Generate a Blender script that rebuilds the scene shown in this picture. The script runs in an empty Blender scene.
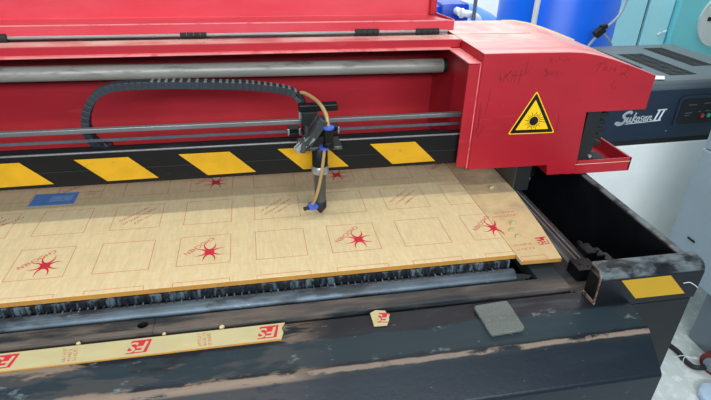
import bpy, bmesh, math, random
from mathutils import Vector, Matrix
random.seed(7)
C = bpy.context.scene.collection
H = 0.85                       # height of the sheet surface above the floor
PI = math.pi

# ---------------------------------------------------------------- materials
def lin(c):
    return tuple(((v/255)/12.92 if v/255 <= 0.04045 else ((v/255+0.055)/1.055)**2.4) for v in c) + (1.0,)

def mat(name, rgb, rough=0.5, metal=0.0, var=0.08, vscale=(6, 6, 6), layers=(), bump=0.0, bscale=60,
        coat=0.0, alpha_trans=0.0, emit=None, spec=0.5):
    """Principled material: base colour varied by noise, then wear, dust or painted-light layers (noise patches, optionally in a band of one axis)."""
    m = bpy.data.materials.new(name); m.use_nodes = True
    nt = m.node_tree; N = nt.nodes; L = nt.links
    b = N['Principled BSDF']
    tc = N.new('ShaderNodeTexCoord')
    def noise(scale, detail=4, off=0.0):
        mp = N.new('ShaderNodeMapping'); mp.inputs['Scale'].default_value = scale
        mp.inputs['Location'].default_value = (off, off*1.7, off*0.6)
        L.new(tc.outputs['Object'], mp.inputs['Vector'])
        n = N.new('ShaderNodeTexNoise'); n.inputs['Scale'].default_value = 1.0
        n.inputs['Detail'].default_value = detail; n.inputs['Roughness'].default_value = 0.62
        L.new(mp.outputs['Vector'], n.inputs['Vector'])
        return n.outputs['Fac']
    def ramp(x, lo, hi):
        r = N.new('ShaderNodeMapRange'); r.interpolation_type = 'SMOOTHSTEP'
        r.inputs['From Min'].default_value = lo; r.inputs['From Max'].default_value = hi
        L.new(x, r.inputs['Value']); return r.outputs['Result']
    def math_(op, a, c):
        k = N.new('ShaderNodeMath'); k.operation = op
        for i, v in ((0, a), (1, c)):
            if isinstance(v, (int, float)): k.inputs[i].default_value = v
            else: L.new(v, k.inputs[i])
        return k.outputs[0]
    def mix(f, a, c):
        k = N.new('ShaderNodeMix'); k.data_type = 'RGBA'
        L.new(f, k.inputs['Factor'])
        for i, v in ((6, a), (7, c)):
            if isinstance(v, tuple): k.inputs[i].default_value = v
            else: L.new(v, k.inputs[i])
        return k.outputs[2]
    base = lin(rgb)
    lo = tuple(v*(1-var) for v in base[:3]) + (1,); hi = tuple(min(1, v*(1+var)) for v in base[:3]) + (1,)
    col = mix(ramp(noise(vscale), 0.3, 0.7), lo, hi)
    rg = None
    for i, ly in enumerate(layers):
        f = noise(ly['scale'], ly.get('detail', 6), 3.1*(i+1))
        f = ramp(f, ly['thr']-ly.get('soft', 0.03), ly['thr']+ly.get('soft', 0.03))
        if 'band' in ly:
            ax, a, c, fe = ly['band']
            sp = N.new('ShaderNodeSeparateXYZ'); L.new(tc.outputs['Object'], sp.inputs[0])
            v = sp.outputs[ax]
            if ly.get('wobble'):
                v = math_('ADD', v, math_('MULTIPLY', math_('SUBTRACT', noise((22, 22, 22), 8, 9.0+i), 0.5), ly['wobble']))
            up = ramp(v, a-fe, a+fe); dn = math_('SUBTRACT', 1.0, ramp(v, c-fe, c+fe))
            f = math_('MULTIPLY', f, math_('MULTIPLY', up, dn))
        f = math_('MULTIPLY', f, ly.get('amount', 1.0))
        col = mix(f, col, lin(ly['rgb']))
        if 'rough' in ly:
            r0 = rg if rg is not None else rough
            k = N.new('ShaderNodeMix'); k.data_type = 'FLOAT'
            L.new(f, k.inputs[0])
            if isinstance(r0, float): k.inputs[2].default_value = r0
            else: L.new(r0, k.inputs[2])
            k.inputs[3].default_value = ly['rough']; rg = k.outputs[0]
    L.new(col, b.inputs['Base Color'])
    if rg is not None: L.new(rg, b.inputs['Roughness'])
    else: b.inputs['Roughness'].default_value = rough
    b.inputs['Metallic'].default_value = metal
    b.inputs['Coat Weight'].default_value = coat
    b.inputs['Specular IOR Level'].default_value = spec
    if alpha_trans: b.inputs['Transmission Weight'].default_value = alpha_trans
    if emit:
        b.inputs['Emission Color'].default_value = lin(emit[0]); b.inputs['Emission Strength'].default_value = emit[1]
    if bump:
        bp = N.new('ShaderNodeBump'); bp.inputs['Strength'].default_value = bump; bp.inputs['Distance'].default_value = 0.002
        L.new(noise((bscale, bscale, bscale), 5, 1.0), bp.inputs['Height']); L.new(bp.outputs['Normal'], b.inputs['Normal'])
    return m

RED = (168, 27, 41)
M = {}
M['red'] = mat('red_paint', RED, 0.42, var=0.10, vscale=(3, 3, 6), layers=(
    dict(rgb=(120, 30, 38), scale=(30, 30, 12), thr=0.70, soft=0.06, amount=0.45),
    dict(rgb=(214, 120, 120), scale=(5, 5, 40), thr=0.72, soft=0.10, amount=0.25)), bump=0.03)
M['red_dust_glare'] = mat('dusty_glare_red_paint', (204, 78, 86), 0.38, var=0.10, vscale=(3, 9, 3), layers=(  # streaky dust, with the top's whitish glare painted into the colour
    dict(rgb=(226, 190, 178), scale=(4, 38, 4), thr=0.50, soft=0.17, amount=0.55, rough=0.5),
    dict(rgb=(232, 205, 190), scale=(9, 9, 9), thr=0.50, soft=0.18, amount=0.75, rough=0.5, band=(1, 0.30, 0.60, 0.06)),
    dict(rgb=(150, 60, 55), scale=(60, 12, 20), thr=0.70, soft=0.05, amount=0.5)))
M['red_lid'] = mat('sheen_red_lid', (200, 54, 68), 0.38, var=0.08, vscale=(2, 6, 12), layers=(  # lighter red, the lid's sheen is put into the colour
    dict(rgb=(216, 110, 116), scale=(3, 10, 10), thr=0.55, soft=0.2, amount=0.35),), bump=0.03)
M['red_edge'] = mat('pale_red_edge', (222, 130, 130), 0.45, var=0.10, layers=(  # paler red that carries the painted edge highlight
    dict(rgb=(190, 50, 60), scale=(20, 20, 20), thr=0.58, soft=0.08, amount=0.7),))
M['yellow_edge'] = mat('primer_edge', (226, 214, 160), 0.5)
M['black'] = mat('black_paint', (13, 16, 19), 0.42, var=0.2, spec=0.3, layers=(
    dict(rgb=(85, 95, 100), scale=(8, 50, 50), thr=0.68, soft=0.10, amount=0.35),), bump=0.05)
M['matt_black'] = mat('matt_black', (20, 22, 24), 0.7, var=0.2)
M['trough'] = mat('black_inside_paint', (9, 11, 13), 0.6, var=0.25, layers=(
    dict(rgb=(70, 80, 86), scale=(70, 70, 70), thr=0.74, soft=0.03, amount=0.6),))
M['table'] = mat('worn_table_paint', (20, 27, 33), 0.42, var=0.30, spec=0.28, vscale=(5, 16, 16), layers=(
    dict(rgb=(60, 72, 78), scale=(5, 36, 36), thr=0.58, soft=0.10, amount=0.6),
    dict(rgb=(128, 114, 102), scale=(14, 24, 24), thr=0.44, soft=0.05, band=(1, -0.2745, -0.2670, 0.0012), wobble=0.007, rough=0.8, amount=0.9),
    dict(rgb=(134, 118, 102), scale=(7, 30, 30), thr=0.49, soft=0.035, band=(0, -1.2, 0.52, 0.06), wobble=0.05, rough=0.8, amount=0.85),
    dict(rgb=(32, 48, 56), scale=(6, 16, 16), thr=0.36, soft=0.04, band=(1, -0.262, -0.212, 0.003), wobble=0.020, amount=0.85),
    dict(rgb=(16, 28, 38), scale=(5, 14, 14), thr=0.30, soft=0.14, band=(1, -0.90, -0.278, 0.002), amount=0.9, rough=0.33),
    dict(rgb=(150, 164, 168), scale=(16, 34, 34), thr=0.66, soft=0.06, band=(1, -0.262, -0.205, 0.006), amount=0.6),
    dict(rgb=(150, 168, 178), scale=(50, 160, 160), thr=0.71, soft=0.03, amount=0.6)), bump=0.12, bscale=120)
M['bed_plate'] = mat('worn_bed_plate', (38, 45, 49), 0.5, spec=0.35, var=0.25, vscale=(4, 20, 20), layers=(
    dict(rgb=(112, 102, 92), scale=(4, 26, 26), thr=0.46, soft=0.08, band=(1, -0.153, -0.114, 0.003), wobble=0.012, rough=0.8, amount=0.85),
    dict(rgb=(42, 48, 52), scale=(3, 14, 14), thr=0.44, soft=0.12, band=(0, 0.25, 3, 0.15), amount=0.8),
    dict(rgb=(170, 176, 176), scale=(40, 90, 90), thr=0.72, soft=0.03, amount=0.6)), bump=0.10, bscale=90)
M['end_block'] = mat('chipped_black_block', (17, 21, 25), 0.38, var=0.25, spec=0.3, vscale=(8, 8, 8), layers=(
    dict(rgb=(118, 130, 134), scale=(22, 40, 40), thr=0.50, soft=0.12, band=(2, H+0.0345, H+0.08, 0.002), amount=0.6),
    dict(rgb=(96, 102, 104), scale=(60, 60, 60), thr=0.72, soft=0.03, amount=0.6)), bump=0.06)
M['rust_edge'] = mat('bare_brown_edge', (132, 106, 92), 0.8, var=0.25, vscale=(40, 40, 40), layers=(
    dict(rgb=(60, 58, 58), scale=(70, 70, 70), thr=0.52, soft=0.05),))
M['steel'] = mat('dull_steel_tube', (160, 160, 151), 0.42, 0.15, var=0.15, vscale=(4, 20, 20), layers=(
    dict(rgb=(92, 82, 70), scale=(12, 60, 60), thr=0.56, soft=0.08, amount=0.6, rough=0.7, band=(2, H+0.262, H+0.40, 0.006)),))
M['rail'] = mat('grey_rail_steel', (128, 130, 130), 0.38, 0.5, var=0.12, vscale=(8, 40, 40))
M['belt'] = mat('toothed_belt', (88, 100, 108), 0.5, 0.2, var=0.15, vscale=(50, 50, 50))
M['chain'] = mat('black_plastic_chain', (34, 43, 50), 0.5, var=0.15)
M['dark_metal'] = mat('dark_anodised_metal', (66, 70, 72), 0.4, 0.5, var=0.25, vscale=(30, 30, 30), layers=(
    dict(rgb=(120, 118, 112), scale=(60, 60, 60), thr=0.62, soft=0.06, amount=0.6),))
M['tube_grey'] = mat('grey_nozzle_metal', (82, 86, 84), 0.4, 0.4, var=0.15, vscale=(30, 30, 30))
M['silver'] = mat('silver_metal', (180, 184, 184), 0.35, 0.7)
M['hose_tan'] = mat('tan_air_hose', (164, 136, 92), 0.35, var=0.1, vscale=(30, 30, 30))
M['fit_blue'] = mat('blue_plastic_fitting', (60, 92, 190), 0.35)
M['tape'] = mat('yellow_tape', (204, 154, 10), 0.5, var=0.08, vscale=(20, 20, 20), layers=(
    dict(rgb=(140, 110, 20), scale=(30, 60, 60), thr=0.66, soft=0.05, amount=0.6),), bump=0.10, bscale=70)
M['tape_old'] = mat('faded_yellow_sticker', (186, 146, 12), 0.5, var=0.08, layers=(
    dict(rgb=(110, 90, 20), scale=(60, 60, 60), thr=0.70, soft=0.03),))
M['sign_yellow'] = mat('sign_yellow', (250, 200, 20), 0.35, var=0.02)
M['sign_black'] = mat('sign_black', (18, 18, 18), 0.35, var=0.02)
M['paper'] = mat('kraft_masking_paper', (214, 194, 148), 0.75, var=0.05, vscale=(60, 14, 60), layers=(
    dict(rgb=(224, 210, 174), scale=(160, 30, 60), thr=0.55, soft=0.14, amount=0.55),
    dict(rgb=(206, 184, 138), scale=(30, 150, 60), thr=0.60, soft=0.12, amount=0.45)), bump=0.03, bscale=200)
M['sheet_edge'] = mat('paper_covered_edge', (188, 136, 62), 0.45, var=0.08, vscale=(40, 10, 10))
M['paper_dirty_shaded'] = mat('soiled_shaded_masking_paper', (206, 182, 136), 0.75, var=0.08, vscale=(20, 20, 20), layers=(
    dict(rgb=(128, 122, 110), scale=(9, 9, 9), thr=0.52, soft=0.12, amount=0.55, band=(1, 0.10, 0.6, 0.05)),  # hood's shadow painted grey over the rear part
    dict(rgb=(120, 104, 84), scale=(40, 40, 40), thr=0.68, soft=0.05, amount=0.5)))
M['paper_pale'] = mat('pale_masking_paper', (186, 178, 134), 0.75, var=0.05, vscale=(16, 40, 16), layers=(
    dict(rgb=(196, 172, 116), scale=(20, 60, 20), thr=0.62, soft=0.08, amount=0.6),))
M['print'] = mat('red_print', (196, 36, 58), 0.7, var=0.05)
M['print_thin'] = mat('fine_red_print', (190, 92, 76), 0.75, var=0.05)
M['label_blue'] = mat('blue_label', (74, 140, 206), 0.5, var=0.08, vscale=(40, 40, 40))
M['label_pale'] = mat('pale_label_print', (158, 196, 216), 0.5, var=0.1, vscale=(60, 60, 60))
M['pen'] = mat('dark_pen', (104, 16, 28), 0.6)
M['fin'] = mat('blackened_slat', (26, 33, 40), 0.5, 0.1, var=0.3, vscale=(50, 50, 50), layers=(
    dict(rgb=(104, 124, 134), scale=(70, 70, 12), thr=0.55, soft=0.08, amount=0.75),
    dict(rgb=(150, 168, 176), scale=(18, 18, 8), thr=0.66, soft=0.05, amount=0.8)))
M['flange'] = mat('scorched_flange', (74, 88, 98), 0.4, 0.35, var=0.3, vscale=(10, 30, 30), layers=(
    dict(rgb=(26, 32, 38), scale=(12, 30, 30), thr=0.55, soft=0.08, amount=0.8),
    dict(rgb=(176, 192, 200), scale=(16, 40, 40), thr=0.68, soft=0.05, amount=0.6)))
M['acrylic'] = mat('frosted_clear_acrylic', (172, 180, 174), 0.12, var=0.04, alpha_trans=0.72, layers=(
    dict(rgb=(240, 240, 236), scale=(90, 90, 90), thr=0.72, soft=0.02, amount=0.6),))
M['navy'] = mat('navy_machine_paint', (28, 44, 62), 0.42, var=0.06)
M['grey_cover'] = mat('grey_machine_cover', (84, 96, 102), 0.45, var=0.06)
M['vent'] = mat('vent_dark', (8, 10, 12), 0.8, spec=0.2)
M['white_script'] = mat('white_script', (224, 236, 240), 0.5, var=0.02)
M['cab_white'] = mat('white_cabinet_paint', (240, 246, 242), 0.4, var=0.03)
M['cab_grey'] = mat('blue_grey_cabinet_paint', (148, 168, 180), 0.45, var=0.03)
M['cab_base'] = mat('grey_plinth_paint', (118, 132, 142), 0.5, var=0.04)
M['barrel'] = mat('blue_plastic', (0, 108, 245), 0.35, var=0.08, vscale=(3, 3, 2))
M['tank'] = mat('blue_tank_paint', (52, 116, 220), 0.3, var=0.06)
M['pump'] = mat('dark_blue_paint', (18, 66, 178), 0.35, var=0.1)
M['pvc'] = mat('white_pvc', (228, 232, 232), 0.35)
M['grey_pole'] = mat('grey_pole_metal', (112, 126, 134), 0.35, 0.4)
M['teal'] = mat('teal_panel_paint', (172, 236, 240), 0.45, var=0.04, vscale=(2, 2, 2))
M['teal_dark'] = mat('deep_teal_paint', (118, 208, 212), 0.45, var=0.05, vscale=(2, 2, 2))
M['disc'] = mat('pale_grey_disc', (206, 216, 210), 0.5, var=0.04)
M['wall'] = mat('white_wall_paint', (236, 240, 240), 0.8, var=0.02)
M['floor'] = mat('pale_concrete', (196, 206, 204), 0.6, var=0.10, vscale=(9, 9, 9), layers=(
    dict(rgb=(226, 232, 230), scale=(26, 26, 26), thr=0.56, soft=0.06, amount=0.7),
    dict(rgb=(120, 134, 136), scale=(60, 60, 60), thr=0.68, soft=0.04, amount=0.5)), bump=0.15, bscale=40)
M['rubber'] = mat('black_rubber', (22, 26, 28), 0.5)
M['plug_red'] = mat('dark_red_plastic', (112, 40, 40), 0.45)
M['film'] = mat('clear_film', (222, 232, 234), 0.3)
M['bag'] = mat('pale_blue_bag', (176, 200, 222), 0.5, var=0.06, vscale=(20, 20, 20))
M['led_red'] = mat('red_button', (200, 60, 70), 0.4)
M['led_green'] = mat('green_button', (60, 190, 150), 0.4)

# ---------------------------------------------------------------- mesh helpers
class MB:
    def __init__(s): s.bm = bmesh.new()
    def box(s, x0, x1, y0, y1, z0, z1, bev=0.0, seg=2):
        r = bmesh.ops.create_cube(s.bm, size=1.0); vs = r['verts']
        for v in vs:
            v.co = Vector((x0+(v.co.x+.5)*(x1-x0), y0+(v.co.y+.5)*(y1-y0), z0+(v.co.z+.5)*(z1-z0)))
        if bev:
            es = {e for v in vs for e in v.link_edges}
            bmesh.ops.bevel(s.bm, geom=list(es), offset=bev, segments=seg, affect='EDGES', profile=0.5)
        return s
    def obox(s, c, ax, ay, az, hx, hy, hz, bev=0.0):
        """box about centre c with half sizes along unit axes"""
        r = bmesh.ops.create_cube(s.bm, size=2.0); vs = r['verts']
        ax, ay, az = (Vector(a).normalized() for a in (ax, ay, az)); c = Vector(c)
        for v in vs: v.co = c + ax*v.co.x*hx + ay*v.co.y*hy + az*v.co.z*hz
        if bev:
            es = {e for v in vs for e in v.link_edges}
            bmesh.ops.bevel(s.bm, geom=list(es), offset=bev, segments=2, affect='EDGES', profile=0.5)
        return s
    def prism(s, pts, axis, a0, a1, bev=0.0, seg=2):
        """polygon pts extruded along an axis; pts are the other two coordinates in order"""
        def P(p, a):
            return {'x': (a, p[0], p[1]), 'y': (p[0], a, p[1]), 'z': (p[0], p[1], a)}[axis]
        A = [s.bm.verts.new(P(p, a0)) for p in pts]; B = [s.bm.verts.new(P(p, a1)) for p in pts]
        n = len(pts); fs = [s.bm.faces.new(A), s.bm.faces.new(B[::-1])]
        for i in range(n): fs.append(s.bm.faces.new((A[i], B[i], B[(i+1) % n], A[(i+1) % n])))
        if bev:
            es = {e for f in fs for e in f.edges}
            bmesh.ops.bevel(s.bm, geom=list(es), offset=bev, segments=seg, affect='EDGES', profile=0.5)
        return s
    def tube(s, path, r, n=10):
        pts = [Vector(p) for p in path]; rr = r if isinstance(r, (list, tuple)) else [r]*len(pts)
        rings = []; up = None
        for i, p in enumerate(pts):
            t = (pts[min(i+1, len(pts)-1)] - pts[max(i-1, 0)]).normalized()
            if up is None:
                up = t.orthogonal().normalized()
            u = (up - t*up.dot(t)); u = u.normalized() if u.length > 1e-6 else t.orthogonal().normalized(); up = u
            w = t.cross(u)
            rings.append([s.bm.verts.new(p + (u*math.cos(2*PI*k/n) + w*math.sin(2*PI*k/n))*rr[i]) for k in range(n)])
        for a, b in zip(rings, rings[1:]):
            for k in range(n): s.bm.faces.new((a[k], a[(k+1) % n], b[(k+1) % n], b[k]))
        s.bm.faces.new(rings[0][::-1]); s.bm.faces.new(rings[-1])
        return s
    def lathe(s, cx, cy, prof, n=32):
        """prof = [(r, z)...] round a vertical axis"""
        rings = [[s.bm.verts.new((cx+r*math.cos(2*PI*k/n), cy+r*math.sin(2*PI*k/n), z)) for k in range(n)] for r, z in prof]
        for a, b in zip(rings, rings[1:]):
            for k in range(n): s.bm.faces.new((a[k], a[(k+1) % n], b[(k+1) % n], b[k]))
        s.bm.faces.new(rings[0][::-1]); s.bm.faces.new(rings[-1])
        return s
    def poly(s, pts3):
        s.bm.faces.new([s.bm.verts.new(p) for p in pts3]); return s
    def slab(s, pts2, f, t):
        """thin solid from outline pts2, f(u, v, w) maps to space, w is height above the surface"""
        A = [s.bm.verts.new(f(p[0], p[1], 0.0)) for p in pts2]; B = [s.bm.verts.new(f(p[0], p[1], t)) for p in pts2]
        n = len(pts2); s.bm.faces.new(A[::-1]); s.bm.faces.new(B)
        for i in range(n): s.bm.faces.new((A[i], A[(i+1) % n], B[(i+1) % n], B[i]))
        return s
    def ribbon(s, pts2, w, f, t=0.0003):
        """pen stroke of width w along pts2"""
        for a, b in zip(pts2, pts2[1:]):
            dx, dy = b[0]-a[0], b[1]-a[1]; l = math.hypot(dx, dy) or 1e-6
            ex, ey = dx/l*w*.35, dy/l*w*.35; nx, ny = -dy/l*w/2, dx/l*w/2
            s.slab([(a[0]-ex+nx, a[1]-ey+ny), (a[0]-ex-nx, a[1]-ey-ny), (b[0]+ex-nx, b[1]+ey-ny), (b[0]+ex+nx, b[1]+ey+ny)], f, t)
        return s
    def frame(s, x0, x1, y0, y1, w, f, t=0.0003):
        for q in (((x0, y0), (x1, y0)), ((x1, y0), (x1, y1)), ((x1, y1), (x0, y1)), ((x0, y1), (x0, y0))):
            s.ribbon(q, w, f, t)
        return s
    def xf(s, m):
        s.bm.transform(m); return s
    def build(s, name, m, parent=None, smooth=False):
        bmesh.ops.translate(s.bm, verts=s.bm.verts, vec=(0, 0, H))
        bmesh.ops.recalc_face_normals(s.bm, faces=s.bm.faces)
        me = bpy.data.meshes.new(name); s.bm.to_mesh(me); s.bm.free()
        me.materials.append(M[m] if isinstance(m, str) else m)
        if smooth:
            for p in me.polygons: p.use_smooth = True
            try: me.set_sharp_from_angle(angle=math.radians(40))
            except Exception: pass
        o = bpy.data.objects.new(name, me); C.objects.link(o)
        if parent is not None:
            o.parent = parent
            if parent.type == 'EMPTY': o.location = -parent.location
        return o

def thing(name, label, cat, loc, group=None):
    o = bpy.data.objects.new(name, None); C.objects.link(o)
    o.location = (loc[0], loc[1], loc[2]+H); o.empty_display_size = 0.05
    return tag(o, label, cat, group)
def tag(o, label, cat, group=None):
    o['label'] = label; o['category'] = cat
    if group: o['group'] = group
    return o
def struct(o):
    o['kind'] = 'structure'; return o
def plabel(o, l):
    o['label'] = l; return o

def text_into(mb, s, size, f, t=0.0003, shear=0.0, align='CENTER', bold=0.0):
    """lettering built as thin solid letters through the mapping f(u, v, w)"""
    cu = bpy.data.curves.new('lettering', 'FONT'); cu.body = s; cu.size = size; cu.shear = shear
    cu.align_x = align; cu.align_y = 'CENTER'; cu.offset = bold; cu.resolution_u = 3
    o = bpy.data.objects.new('lettering', cu); C.objects.link(o)
    dg = bpy.context.evaluated_depsgraph_get(); dg.update()
    me = bpy.data.meshes.new_from_object(o.evaluated_get(dg))
    vs = [v.co.copy() for v in me.vertices]
    fs = [list(p.vertices) for p in me.polygons]
    bpy.data.objects.remove(o); bpy.data.meshes.remove(me); bpy.data.curves.remove(cu)
    nv = [mb.bm.verts.new(f(v.x, v.y, t)) for v in vs]
    for q in fs:
        try: mb.bm.faces.new([nv[i] for i in q])
        except ValueError: pass

def smooth_path(pts, k=6):
    P = [Vector(p) for p in pts]; out = []
    for i in range(len(P)-1):
        a, b, c, d = P[max(i-1, 0)], P[i], P[i+1], P[min(i+2, len(P)-1)]
        for j in range(k):
            t = j/k
            out.append(0.5*((2*b)+(c-a)*t+(2*a-5*b+4*c-d)*t*t+(3*b-a-3*c+d)*t**3))
    out.append(P[-1]); return out

def flat(z0, ox=0, oy=0, rot=0.0):
    c, s = math.cos(rot), math.sin(rot)
    return lambda u, v, w: (ox+u*c-v*s, oy+u*s+v*c, z0+w)
def front(y, ox=0, oz=0):
    return lambda u, v, w: (ox+u, y-w, oz+v)

XL = -0.75      # the machine runs on to the left beyond the photo

# ================================================================ SETTING
struct(MB().box(-3, 6, -3, 4.2, -H-0.1, -H).build('floor', 'floor'))
struct(MB().box(-3, 6, 4.2, 4.3, -H, 2.4).build('wall_back', 'wall'))
struct(MB().box(6, 6.1, -3, 4.3, -H, 2.4).build('wall_right', 'wall'))

# ================================================================ LASER CUTTER (table, side box, rail)
cutter = thing('laser_cutter', 'black steel laser cutter table with worn paint and deep side trough on the right', 'laser cutter', (0.3, 0.1, -H))
MB().prism([(-0.1645, -0.022), (-0.205, -0.020), (-0.212, -0.0205), (-0.266, -0.029), (-0.272, -0.031), (-0.324, -0.078), (-0.327, -0.083), (-0.322, -0.80), (-0.1645, -0.80)],
           'x', XL, 1.119, 0.0015).build('front_casing', 'table', cutter)
MB().box(XL, 1.10, -0.160, 0.75, -0.80, -0.115).build('base_cabinet', 'black', cutter)
for fx in (-0.55, 0.9):
    for fy in (-0.2, 0.6):
        MB().lathe(fx, fy, [(0.05, -H), (0.05, -H+0.015), (0.02, -H+0.02), (0.02, -0.79)], 16).build('foot', 'matt_black', cutter)

# bed frame: front bar with a round hole, right bar
bf = MB()
hx, hy, hr = 0.257, -0.131, 0.0080
x0, x1, y0, y1, z0, z1 = hx-.018, hx+.018, -0.151, -0.117, -0.09, -0.020
bf.box(XL, x0, y0, y1, z0, z1); bf.box(x1, 1.036, y0, y1, z0, z1, 0.002)
n = 24; ring_t = []; ring_b = []; sq_t = []; sq_b = []
for k in range(n):
    a = 2*PI*k/n; ca, sa = math.cos(a), math.sin(a)
    ring_t.append(bf.bm.verts.new((hx+hr*ca*1.15, hy+hr*sa, z1))); ring_b.append(bf.bm.verts.new((hx+hr*ca*1.15, hy+hr*sa, z0)))
    q = 1/max(abs(ca), abs(sa))
    qx = max(x0, min(x1, hx+ca*q*.018)); qy = hy+sa*q*(y1-hy if sa > 0 else hy-y0)
    sq_t.append(bf.bm.verts.new((qx, max(y0, min(y1, qy)), z1))); sq_b.append(bf.bm.verts.new((qx, max(y0, min(y1, qy)), z0)))
for k in range(n):
    j = (k+1) % n
    bf.bm.faces.new((ring_t[k], sq_t[k], sq_t[j], ring_t[j])); bf.bm.faces.new((ring_b[k], ring_t[k], ring_t[j], ring_b[j]))
    bf.bm.faces.new((sq_t[k], sq_b[k], sq_b[j], sq_t[j]))
fbar = bf.build('bed_front_bar', 'bed_plate', cutter)
hl = MB(); rr_ = [[hl.bm.verts.new((hx+hr*1.12*math.cos(2*PI*k/n), hy+hr*0.97*math.sin(2*PI*k/n), zz)) for k in range(n)] for zz in (-0.0215, -0.040)]
for k in range(n): hl.bm.faces.new((rr_[0][k], rr_[0][(k+1) % n], rr_[1][(k+1) % n], rr_[1][k]))
hl.bm.faces.new(rr_[1])
hl.build('bolt_hole', 'trough', fbar)  # dark liner, the shade inside the hole put into its colour
MB().box(0.985, 1.036, -0.117, 0.72, -0.05, -0.0205, 0.0015).build('bed_side_bar', 'bed_plate', cutter)
MB().box(1.036, 1.112, -0.163, 0.72, -0.11, -0.030, 0.001).build('rail_bench', 'bed_plate', cutter)
MB().box(1.036, 1.119, -0.205, -0.160, -0.11, -0.0215, 0.001).build('corner_plate', 'table', cutter)
MB().box(XL, 1.03, -0.163, 0.7, -0.12, -0.114).build('bed_floor', 'matt_black', cutter)

# cutting bed: slats seen edge-on below the sheet, then a scorched rounded flange with teeth
fn = MB()
x = XL+0.005; i = 0
while x < 0.95:
    fn.box(x, x+0.0050+0.002*random.random(), -0.0662-0.0015*random.random(), -0.058, -0.052, -0.0125)
    x += 0.0098; i += 1
fn.box(XL, 0.95, -0.0645, 0.62, -0.06, -0.0115)
fn.build('slat_bed', 'fin', cutter)
fl = MB()
arc = [(-0.089+0.0170*math.cos(a), -0.0325+0.0170*math.sin(a)) for a in [math.radians(d) for d in range(20, 200, 15)]]
fl.prism(arc + [(-0.1055, -0.07), (-0.0735, -0.07)], 'x', XL, 0.948)
fl.build('rounded_flange', 'flange', cutter, True)
tt = MB()
x = XL+0.004
while x < 0.93:
    tt.box(x, x+0.0022, -0.0870, -0.0760, -0.0200, -0.0150); x += 0.0131
tt.build('flange_teeth', 'fin', cutter)
MB().prism([(0.93, -0.118), (0.945, -0.085), (0.968, -0.086), (0.985, -0.094), (0.975, -0.103), (0.966, -0.102), (0.962, -0.118)], 'z', -0.034, -0.029, 0.001).build('bent_tab', 'bed_plate', cutter)

# linear rail with its stop block along the trough
rl = MB().box(1.076, 1.111, -0.10, 0.66, -0.031, -0.024, 0.001).box(1.0855, 1.0895, -0.10, 0.66, -0.0245, -0.012, 0.001)
rl.box(1.0965, 1.1005, -0.10, 0.66, -0.0245, -0.012, 0.001).build('linear_rail', 'rail', cutter)
MB().box(1.0895, 1.0965, -0.10, 0.66, -0.0245, -0.016).build('rail_groove', 'matt_black', cutter)
MB().box(1.1035, 1.1115, -0.12, 0.66, -0.03, -0.0145, 0.001).build('rail_guard', 'dark_metal', cutter)
sb = MB().box(1.064, 1.106, -0.126, -0.088, -0.033, -0.004, 0.0015).build('stop_block', 'black', cutter)
MB().lathe(1.078, -0.104, [(0.004, -0.0045), (0.004, -0.0035)], 12).build('screw', 'matt_black', sb)
MB().lathe(1.090, -0.114, [(0.004, -0.0045), (0.004, -0.0035)], 12).build('screw', 'matt_black', sb)
tn = MB().box(1.110, 1.134, -0.078, -0.042, -0.03, -0.001, 0.002).box(1.132, 1.152, -0.082, -0.052, -0.03, -0.007, 0.002)
tn.box(1.148, 1.166, -0.092, -0.064, -0.03, -0.013, 0.002).tube([(1.121, -0.05, -0.008), (1.121, -0.030, -0.008)], 0.006, 12).tube([(1.14, -0.067, -0.008), (1.14, -0.067, -0.002)], 0.004, 10)
tn.build('belt_tensioner', 'black', cutter)

# side box: deep trough, end block, outer wall
tr = MB().box(1.112, 1.245, -0.17, 0.70, -0.26, -0.25).box(1.104, 1.113, -0.17, 0.70, -0.26, -0.030)
tr.box(1.112, 1.245, 0.69, 0.70, -0.26, 0.035)
tr.build('trough_lining', 'trough', cutter)
MB().box(1.246, 1.266, -0.17, 0.71, -0.80, 0.0365, 0.005, 3).build('outer_wall', 'end_block', cutter)
eb = MB()
def zf(y): return 0.05
blk = [(-0.168, -0.03), (-0.168, 0.050), (-0.170, 0.052), (-0.192, 0.049), (-0.199, 0.045), (-0.204, 0.038), (-0.205, 0.030), (-0.205, -0.03)]
eb.prism(blk, 'x', 1.050, 1.262, 0.002)
eb.prism([(-0.205, -0.03), (-0.205, -0.80), (-0.168, -0.80), (-0.168, -0.03)], 'x', 1.100, 1.256, 0.002)
block = eb.build('end_block', 'end_block', cutter)
MB().prism([(-0.170, 0.0512), (-0.1915, 0.0485), (-0.198, 0.0445), (-0.2035, 0.0375), (-0.2048, 0.030), (-0.2048, -0.0215), (-0.2015, -0.0215), (-0.2010, 0.030), (-0.198, 0.037), (-0.193, 0.042), (-0.187, 0.0445), (-0.170, 0.0475)],
           'x', 1.0488, 1.0504).build('worn_edge', 'rust_edge', block)
MB().box(1.0482, 1.052, -0.2052, -0.168, -0.0222, -0.0145, 0.001).build('worn_edge', 'rust_edge', block)
sl = MB(); f = lambda u, v, w: (u, v, 0.0521-(-0.170-v)*0.136+w)
sl.slab([(1.073+0.006*math.cos(a), -0.186+0.0045*math.sin(a)) for a in [math.radians(d) for d in range(90, 271, 20)]] +
        [(1.100+0.006*math.cos(a), -0.186+0.0045*math.sin(a)) for a in [math.radians(d) for d in range(-90, 91, 20)]], f, 0.0006)
sl.build('slot', 'matt_black', block)
MB().slab([(1.091, 0.030), (1.191, 0.030), (1.237, -0.017), (1.133, -0.016)], front(-0.205), 0.0005).build('yellow_sticker', 'tape_old', block)
MB().tube(smooth_path([(1.225, -0.2055, 0.008), (1.236, -0.207, 0.010), (1.250, -0.2075, 0.002), (1.260, -0.2065, -0.006)]), 0.0007, 6).build('loose_strand', 'film', block)

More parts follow.
